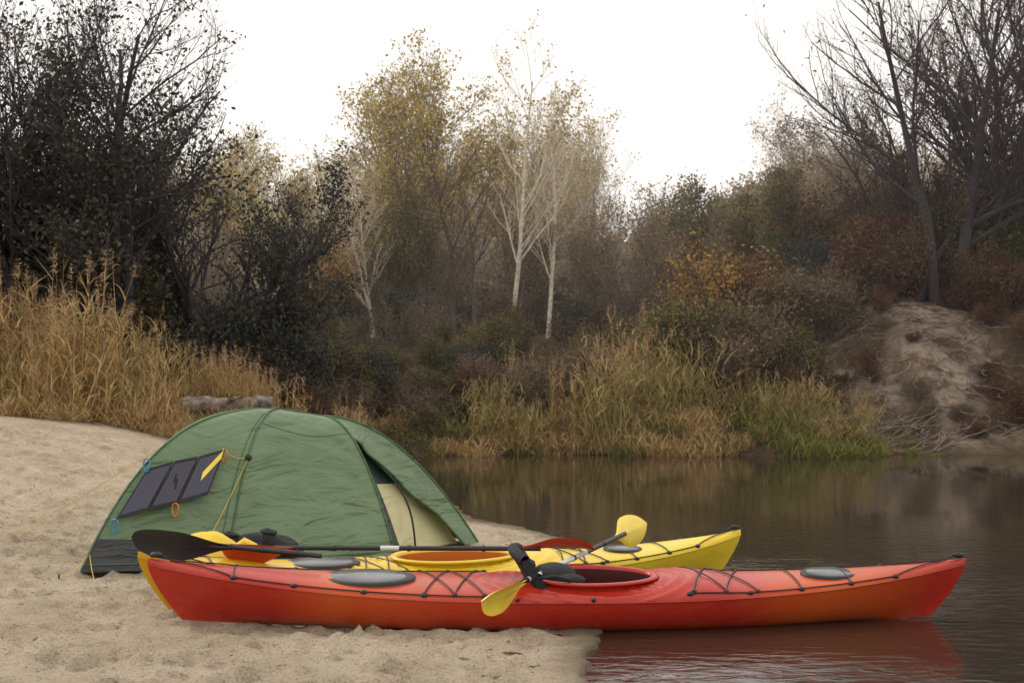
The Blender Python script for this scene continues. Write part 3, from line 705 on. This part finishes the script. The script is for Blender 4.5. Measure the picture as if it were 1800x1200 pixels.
carab(Q[3]+nrm*.02,blm,'carabiner_blue');carab(Q[3]*.35+Q[2]*.65+nrm*.02,orm,'carabiner_orange');carab(Q[0]+nrm*.02+np.array([0,0,.07]),blm,'carabiner_blue_top');carab(Q[1]+nrm*.02,orm,'carabiner_orange_top')
gy=MB()
def guy(a,b,peg=True):
    a=np.array(a);b=np.array(b);t=np.linspace(0,1,10)[:,None];P_=a*(1-t)+b*t;P_[:,2]-=.03*np.sin(math.pi*t[:,0]);gy.tube(P_,.003,0,5)
    if peg: gy.tube([b+[0,0,.03],b-[0,0,.1]],.006,1,5)
p1=surf(0,np.array(.52),np.array(.02),0);guy(p1,(-4.15,11.3,gz(-4.15,11.3)))
p2=pole(1,np.array(.62))+nrm*.02;guy(p2,(-2.35,10.35,gz(-2.35,10.35)))
guy(p2+0,Q[1],False)
guy(pole(0,np.array(.96)),(-3.22,10.15,gz(-3.22,10.15)));guy(pole(0,np.array(.96)),(-2.95,10.1,gz(-2.95,10.1)))
gy.ball(p2,.028,1,5,9)
gy.obj('guy_lines',[simple('guy_yellow',(.6,.42,.06),.6),black_r],True,tent)

db2=MB();rg3=np.random.default_rng(9)
for i in range(900):
    x=rg3.uniform(-6,.3);y=rg3.uniform(6.2,15);z=float(ground(x,y))+.006;a=rg3.uniform(0,6.28);l=rg3.uniform(.003,.016)
    db2.tube([[x,y,z],[x+l*math.cos(a),y+l*math.sin(a),z+.004],[x+2*l*math.cos(a+.3),y+2*l*math.sin(a+.3),z]],rg3.uniform(.0015,.004),0,4)
db2.obj('sand_debris',[bark_mid])

# thin river mist in the valley beyond the beach
fm=bpy.data.materials.new('mist');fm.use_nodes=True;N=fm.node_tree.nodes;L=fm.node_tree.links
N.remove(N['Principled BSDF']);vs=N.new('ShaderNodeVolumeScatter');vs.inputs['Density'].default_value=.0030;vs.inputs['Color'].default_value=(1,.96,.94,1);vs.inputs['Anisotropy'].default_value=.2
L.new(vs.outputs[0],N['Material Output'].inputs['Volume'])
fx=[-70,70];fy=[24.,120];fz=[-1.5,22]
vv=np.array([[a,b_,c_] for a in fx for b_ in fy for c_ in fz],float)
fme=mesh_np('mist',vv,np.array([[0,1,3,2],[4,6,7,5],[0,4,5,1],[2,3,7,6],[0,2,6,4],[1,5,7,3]]),np.zeros(6),[fm]);link(bpy.data.objects.new('mist',fme))

# ------------------------------------------------------------ light / world / camera
w=bpy.data.worlds.new('World');scene.world=w;w.use_nodes=True
N=w.node_tree.nodes;L=w.node_tree.links;bg=N['Background'];bg.inputs[1].default_value=.1
sk=N.new('ShaderNodeTexSky');sk.sky_type='NISHITA';sk.sun_disc=False;sk.sun_elevation=R(40);sk.sun_rotation=R(-60)
mx=N.new('ShaderNodeMix');mx.data_type='RGBA';mx.inputs[0].default_value=.94
L.new(sk.outputs[0],mx.inputs[6]);mx.inputs[7].default_value=(13.4,12.6,11.8,1);L.new(mx.outputs[2],bg.inputs[0])
sl=bpy.data.lights.new('sun','SUN');sl.energy=1.5;sl.angle=R(10);sl.color=(1,.92,.81)
so=bpy.data.objects.new('sun',sl);link(so)
az=R(-60);el=R(40);d=Vector((math.sin(az)*math.cos(el),math.cos(az)*math.cos(el),math.sin(el)))
so.rotation_euler=d.to_track_quat('Z','Y').to_euler()
cam=bpy.data.cameras.new('camera');co=bpy.data.objects.new('camera',cam);link(co)
cam.lens=50;cam.sensor_width=36;cam.clip_end=600
co.location=(0,0,1.5);co.rotation_euler=(R(91.49),0,0)
cam.dof.use_dof=True;cam.dof.focus_distance=9.0;cam.dof.aperture_fstop=7
scene.camera=co
scene.view_settings.view_transform='Standard';scene.view_settings.look='None';scene.view_settings.exposure=0
